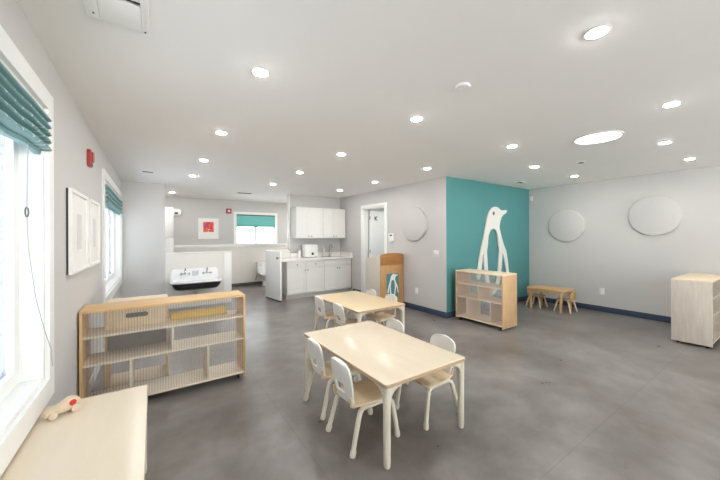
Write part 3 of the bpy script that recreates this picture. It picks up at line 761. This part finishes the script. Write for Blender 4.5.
# ---------------------------------------------------------------- podium with the penguin sign
pd = thing('podium', 'wooden podium with arched front and a penguin sign beside the white door', 'podium', (3.865, 4.60, 0))
hw = .285
fp = [(-hw, .0), (hw, .0), (hw, 1.05)]+[(hw*math.cos(a), 1.05+.03*math.sin(a)) for a in [PI*k/14 for k in range(1, 14)]]+[(-hw, 1.05)]
def clip_z(poly, z, keep_above):
    out = []
    for i in range(len(poly)):
        p_, q_ = poly[i], poly[(i+1) % len(poly)]
        ip = (p_[1] >= z) == keep_above or p_[1] == z; iq = (q_[1] >= z) == keep_above or q_[1] == z
        if ip: out.append(p_)
        if ip != iq:
            t = (z-p_[1])/(q_[1]-p_[1]); out.append((p_[0]+t*(q_[0]-p_[0]), z))
    return out
MB().prism(clip_z(fp, .846, False), 0, .022, 'y', bev=.003).build('front_panel', M['brown'], pd)
MB().prism(clip_z(fp, .848, True), 0, .022, 'y', bev=.003).build('upper_panel', M['brown2'], pd)
for x in (-hw, hw-.02):
    MB().prism([(.0225, 0), (.50, 0), (.50, .955), (.0225, 1.05)], x, x+.02, 'x', bev=.002).build('side_panel', M['podside'], pd)
MB().prism([(.0225, 1.03), (.50, .935), (.50, .953), (.0225, 1.048)], -hw+.021, hw-.021, 'x').build('sloping_top', M['podside'], pd)
MB().box(-hw+.021, hw-.021, .48, .499, .02, .93).build('back_panel', M['podside'], pd)
sg = MB().box(-.147, .153, -.006, -.0005, .215, .685).build('penguin_sign', M['teal'], pd)
k = .262
Mx = Matrix.Translation((.003-.0, -.0065, .215+.46-1.99*k+.0)) @ Matrix.Scale(k, 4)
penguin_mb(-.006, 0, Mx).build('penguin_emblem', M['white'], sg, smooth=False)

# ---------------------------------------------------------------- kitchenette
def door_panel(x0, x1, z0, z1, y, name, parent, shaker=True):
    m = MB(); fr_ = .055
    if shaker:
        m.frame(x0, x1, z0, z1, x0+fr_, x1-fr_, z0+fr_, z1-fr_, y-.02, y-.001, 'y'); m.box(x0+fr_-.002, x1-fr_+.002, y-.012, y-.001, z0+fr_-.002, z1-fr_+.002)
    else: m.box(x0, x1, y-.02, y-.001, z0, z1, .002)
    return m.build(name, M['cab'], parent)
def knob(x, y, z, parent, long=False):
    m = MB(); m.lathe([(.004, 0), (.004, .012), (.013, .016), (.014, .024), (.009, .029), (.001, .03)], 14, (x, y, z), 'y')
    # lathe 'y' grows toward -y after flipping
    o = m.build('knob', M['knob'], parent); return o
YC = 6.57      # face of the carcass
def base_cab(label, x0, x1, drawers):
    r = thing('base_cabinet', label, 'cabinet', (0, 0, 0), 0, 'white kitchenette base cabinets'); r.location = (x0, YC, 0); w = x1-x0
    MB().box(0, w, 0, .563, .10, .858 if drawers else .72).build('carcass', M['cab'], r)
    MB().box(.0, w, .05, .56, 0, .0995).build('toe_kick', M['toe'], r)
    g_ = .004
    for a, c_ in ((g_, w/2-g_/2), (w/2+g_/2, w-g_)):
        dr = door_panel(a, c_, .115, .675, 0, 'door', r)
        kx = c_-.03 if a < w/2-.1 else a+.03
        MB().lathe([(.001, 0), (.009, .001), (.014, .006), (.013, .014), (.004, .018), (.004, .03)], 14, (kx, -.05, .64), 'y').build('knob', M['knob'], dr)
    if drawers:
        for a, c_ in ((g_, w/2-g_/2), (w/2+g_/2, w-g_)):
            dr = door_panel(a, c_, .69, .848, 0, 'drawer', r, False)
            MB().lathe([(.001, 0), (.009, .001), (.014, .006), (.013, .014), (.004, .018), (.004, .03)], 14, ((a+c_)/2, -.05, .77), 'y').build('knob', M['knob'], dr)
    else: door_panel(g_, w-g_, .69, .848, 0, 'false_front', r, False)
base_cab('white base cabinet with two drawers, left half of the kitchenette', 2.462, 3.385, True)
base_cab('white base cabinet under the kitchenette sink, against the wall', 3.387, 4.15, False)
def wall_cab(label, x0, x1):
    r = thing('wall_cabinet', label, 'cabinet', (x0, 6.83, 0), 0, 'white kitchenette wall cabinets'); w = x1-x0
    MB().box(0, w, 0, .309, 1.37, 2.115, .001).build('carcass', M['cab'], r)
    for a, c_ in ((.003, w/2-.002), (w/2+.002, w-.003)):
        dr = door_panel(a, c_, 1.373, 2.112, 0, 'door', r, True)
        kx = c_-.035 if a < w/2-.1 else a+.035
        MB().lathe([(.001, 0), (.009, .001), (.013, .006), (.012, .014), (.004, .018), (.004, .03)], 14, (kx, -.05, 1.42), 'y').build('knob', M['knob'], dr)
wall_cab('white wall cabinet above the counter appliance, left one', 2.79, 3.49)
wall_cab('white wall cabinet above the kitchenette sink, right one', 3.492, 4.14)
SX0, SX1, SY0, SY1 = 3.50, 4.02, 6.68, 6.98
ct = MB()
for bx_ in ((2.33, SX0, 6.505, 7.138), (SX1, XM-.001, 6.505, 7.138), (SX0, SX1, 6.505, SY0), (SX0, SX1, SY1, 7.138)):
    ct.box(bx_[0], bx_[1], bx_[2], bx_[3], .859, .90)
wt = thing('countertop', 'white kitchenette countertop with low backsplash', 'countertop', (0, 0, 0))
ct.build('slab', M['counter'], wt)
MB().box(2.765, XM-.001, 7.118, 7.138, .9005, 1.0, .003).build('backsplash', M['counter'], wt)
MB().box(XM-.022, XM-.001, 6.52, 7.117, .9005, 1.0, .003).build('side_splash', M['counter'], wt)
ks = thing('kitchen_sink', 'steel sink set in the kitchenette countertop', 'sink', ((SX0+SX1)/2, (SY0+SY1)/2, .9))
w, l = (SX1-SX0)/2, (SY1-SY0)/2
rr_ = lambda a, c_, z, r_: [(x, y, z) for x, y in rrect(-a, a, -c_, c_, r_, 5)]
MB().loft([rr_(w+.015, l+.015, .0008, .02), rr_(w+.015, l+.015, .004, .02), rr_(w-.01, l-.01, .004, .04), rr_(w-.016, l-.016, -.02, .04), rr_(w-.03, l-.03, -.16, .05), rr_(.03, .03, -.165, .02), rr_(.03, .03, -.167, .02), rr_(w-.026, l-.026, -.163, .05), rr_(w-.012, l-.012, -.02, .04)], cap=True).build('basin', M['chrome'], ks)
kf = thing('kitchen_faucet', 'chrome gooseneck faucet behind the kitchenette sink', 'faucet', (3.80, 7.05, .9005))
MB().lathe([(.026, 0), (.026, .02), (.016, .03), (.016, .06), (.001, .061)], 18).build('base', M['chrome'], kf)
MB().tube([(0, 0, .05), (0, 0, .22), (0, -.01, .26), (0, -.04, .29), (0, -.08, .295), (0, -.12, .27), (0, -.135, .23), (0, -.135, .20)], .011, 12).build('spout', M['chrome'], kf)
MB().tube([(.016, 0, .045), (.07, -.01, .07)], .006, 10).build('lever', M['chrome'], kf)
ap_ = thing('countertop_appliance', 'white boxy countertop appliance with a dark round dial on the kitchenette counter', 'appliance', (3.19, 6.93, .9005))
MB().box(-.165, .165, -.11, .11, .012, .31, .018).build('body', M['white'], ap_)
MB().box(-.14, .14, -.1145, -.1105, .15, .28, .001).build('front_plate', M['mat'], ap_)
MB().cyl((.02, -.117, .09), .033, .012, 'y', 20, bev=.003).build('dial', M['dark'], ap_)
for sx in (-1, 1):
    for sy in (-1, 1): MB().cyl((sx*.13, sy*.08, .006), .014, .012, 'z', 10).build('foot', M['dark'], ap_)
def bottle(label, loc, h, r_):
    b_ = thing('soap_bottle', label, 'bottle', loc)
    MB().lathe([(r_*.9, 0), (r_, .006), (r_, h*.72), (r_*.5, h*.82), (r_*.45, h*.85), (.001, h*.851)], 18).build('body', M['white'], b_)
    MB().lathe([(r_*.5, h*.852), (r_*.5, h*.93), (.004, h*.94), (.004, h), (.001, h*1.001)], 14).build('pump', M['ceil'], b_)
bottle('white jar on the counter left of the boxy appliance', (2.93, 6.96, .9005), .2, .04)
bottle('slim white soap bottle on the counter between appliance and faucet', (3.62, 7.04, .9005), .25, .032)

# ---------------------------------------------------------------- half gate, sinks, washroom
hx0, hy0, hx1, hy1 = 2.155, 7.06, 2.262, 6.375
ang = math.atan2(hy1-hy0, hx1-hx0); ln = math.hypot(hx1-hx0, hy1-hy0)
gt = thing('half_gate', 'white half-height swing gate standing open beside the kitchenette', 'gate', (hx0, hy0, 0), ang)
MB().box(0, ln, -.02, .02, .035, 1.085, .004).build('panel', M['trim'], gt)
MB().lathe([(.001, 0), (.02, .004), (.024, .02), (.018, .032), (.008, .04), (.008, .055)], 16, (ln-.06, -.075, .95), 'y').build('knob', M['knob'], gt)
MB().box(.0, ln, -.018, .018, .012, .034).build('bottom_sweep', M['dark'], gt)
hz = MB()
for z in (.2, .9): hz.cyl((-.006, .022, z), .008, .08, 'z', 10)
hz.build('hinge', M['knob'], gt)
gt['label'] = 'white half-height swing gate standing open beside the kitchenette'

sk_ = thing('trough_sink', 'wall-hung white trough sink with black underside and two faucets', 'sink', (.705, YP-.001, 0))
# x from -.43..+.43 ; y from 0 (wall) to -.46
def srect(x0, x1, y0, y1, z, r_): return [(x, y, z) for x, y in rrect(x0, x1, y0, y1, r_, 7)]
bs = MB()
bs.loft([srect(-.43, .43, -.47, -.03, .525, .10), srect(-.445, .445, -.485, -.03, .535, .10), srect(-.45, .45, -.49, -.03, .555, .10), srect(-.44, .44, -.48, -.03, .566, .10),
         srect(-.41, .41, -.45, -.05, .562, .09), srect(-.395, .395, -.435, -.055, .54, .09), srect(-.36, .36, -.40, -.09, .44, .09), srect(-.06, .06, -.26, -.18, .43, .03)], cap=True)
bs.build('basin', M['porc'], sk_)
us = MB()
us.loft([srect(-.42, .42, -.46, -.028, .5245, .10), srect(-.41, .41, -.45, -.028, .47, .10), srect(-.37, .37, -.41, -.028, .41, .09), srect(-.33, .33, -.36, -.028, .392, .08)], cap=True)
us.build('underside', M['black'], sk_)
bp_ = [(-.43, .40), (.43, .40), (.43, .60), (.415, .735), (.385, .775), (-.385, .775), (-.415, .735), (-.43, .60)]
MB().prism(bp_, -.027, -.001, 'y', bev=.006).build('backsplash', M['porc'], sk_)
for x in (-.185, .205):
    f = MB(); f.tube([(x-.07, -.028, .67), (x-.07, -.075, .67)], .013, 12); f.tube([(x+.07, -.028, .67), (x+.07, -.075, .67)], .013, 12)
    f.tube([(x-.075, -.07, .67), (x+.075, -.07, .67)], .012, 12)
    f.tube([(x, -.07, .67), (x, -.072, .75), (x, -.09, .785), (x, -.13, .79), (x, -.165, .77), (x, -.175, .73)], .010, 12)
    fo = f.build('faucet', M['chrome'], sk_)
    for s_ in (-1, 1):
        h_ = MB(); h_.tube([(x+s_*.07, -.075, .67), (x+s_*.07, -.10, .672)], .010, 10); h_.tube([(x+s_*.07-.03, -.102, .674), (x+s_*.07+.03, -.102, .674)], .006, 8); h_.tube([(x+s_*.07, -.102, .644), (x+s_*.07, -.102, .704)], .006, 8)
        h_.build('handle', M['chrome'], fo)
sdh = MB(); sdh.box(-.055, .055, -.06, -.0275, .63, .65, .004); sdh.box(-.055, -.045, -.06, -.0275, .65, .73, .003); sdh.box(.045, .055, -.06, -.0275, .65, .73, .003); sdh.box(-.044, .044, -.034, -.0275, .65, .72)
sdh.build('soap_holder', plain('soap_holder_grey', (208, 210, 214), .25), sk_)
MB().tube([(0, -.22, .391), (0, -.22, .30), (0, -.18, .26), (0, -.02, .26)], .018, 12).build('drain_pipe', M['chrome'], sk_)

cp = thing('tall_cupboard', 'tall narrow white cupboard behind the grey pillar', 'cupboard', (.0, 8.2, 0))
MB().box(.02, .385, .0, .40, 0, 2.09, .004).build('carcass', M['cab'], cp)
MB().box(.025, .38, -.02, -.0005, 1.40, 2.085, .003).build('door', M['cab'], cp); MB().box(.025, .38, -.02, -.0005, .05, 1.385, .003).build('door', M['cab'], cp)
hd = thing('hand_dryer', 'white rounded wall fixture with a dark outlet beside the tall white cupboard', 'wall fixture', (.50, YF, 2.04))
m = MB(); m.loft([[(x, y, z) for x, z in rrect(-.10+i_, .10-i_, -.09+i_, .09-i_, .06-i_*.5, 6)] for y, i_ in ((-.0005, 0), (-.10, 0), (-.125, .012), (-.135, .04))]); m.build('housing', M['white'], hd)
MB().box(-.055, .02, -.139, -.1355, -.05, .0, .001).build('outlet_grille', M['dark'], hd)
to = thing('toilet', 'small white toilet behind the half gate in the washroom', 'toilet', (2.70, YF-.036, 0))
MB().box(-.21, .21, -.19, -.002, .34, .64, .02).build('tank', M['porc'], to)
MB().box(-.22, .22, -.20, -.001, .6405, .675, .012).build('tank_lid', M['porc'], to)
def oval(cx, cy, rx, ry, z, n=28): return [(cx+rx*math.cos(2*PI*k/n), cy+ry*math.sin(2*PI*k/n), z) for k in range(n)]
MB().loft([oval(0, -.30, .11, .19, 0), oval(0, -.30, .105, .18, .03), oval(0, -.30, .09, .15, .15), oval(0, -.33, .15, .22, .28), oval(0, -.35, .18, .24, .325), oval(0, -.35, .17, .23, .33), oval(0, -.35, .13, .18, .315), oval(0, -.33, .06, .08, .2)]).build('bowl', M['porc'], to)
MB().loft([oval(0, -.35, .185, .245, .3305), oval(0, -.35, .185, .245, .345), oval(0, -.35, .12, .17, .345), oval(0, -.35, .12, .17, .3305), oval(0, -.35, .185, .245, .3305)], cap=False).build('seat', M['white'], to)
MB().tube([(-.17, -.193, .59), (-.17, -.215, .59), (-.10, -.215, .585)], .008, 8).build('flush_lever', M['chrome'], to)
MB().tube([(-.24, -.03, .16), (-.24, -.08, .16), (-.23, -.09, .22), (-.19, -.09, .339)], .009, 8).build('supply_pipe', M['knob'], to)

# ------------------------------------------------------------------ light and camera
wd = bpy.data.worlds.new('World'); S.world = wd; wd.use_nodes = True
bg = wd.node_tree.nodes['Background']; bg.inputs['Strength'].default_value = 1.0
# bright overcast sky; glowing lower half added as uplight for the ceiling
WN, WL = wd.node_tree.nodes, wd.node_tree.links
tc_ = WN.new('ShaderNodeTexCoord'); sx_ = WN.new('ShaderNodeSeparateXYZ'); WL.new(tc_.outputs['Generated'], sx_.inputs[0])
rp_ = WN.new('ShaderNodeMapRange'); rp_.inputs['From Min'].default_value = -.08; rp_.inputs['From Max'].default_value = .08; WL.new(sx_.outputs[2], rp_.inputs['Value'])
mx_ = WN.new('ShaderNodeMix'); mx_.data_type = 'RGBA'; WL.new(rp_.outputs[0], mx_.inputs[0])
mx_.inputs[6].default_value = tuple(v*UPFILL for v in (1.0, .97, .93))+(1,); mx_.inputs[7].default_value = tuple(v*SKY for v in (.93, .97, 1.0))+(1,)
WL.new(mx_.outputs[2], bg.inputs['Color'])

cam = bpy.data.cameras.new('Camera'); co = bpy.data.objects.new('Camera', cam); COL.objects.link(co)
cam.sensor_fit = 'HORIZONTAL'; cam.sensor_width = 36; cam.lens = 36*306.05/720; cam.clip_start = .05; cam.shift_y = -(240-236.27)/720
co.matrix_world = Matrix.Translation((0, 0, 1.413)) @ Matrix.Rotation(-.5938, 4, 'Z') @ Matrix.Rotation(PI/2, 4, 'X') @ Matrix.Rotation(-.0031, 4, 'Z')
S.camera = co
S.view_settings.view_transform = 'Standard'; S.view_settings.look = 'None'; S.view_settings.gamma = 1; S.view_settings.exposure = 1.38
S.view_settings.use_curve_mapping = False
S.cycles.max_bounces = 10; S.cycles.diffuse_bounces = 6; S.cycles.transparent_max_bounces = 16; S.cycles.sample_clamp_indirect = 4; S.cycles.caustics_reflective = False; S.cycles.caustics_refractive = False
S.cycles.use_denoising = True
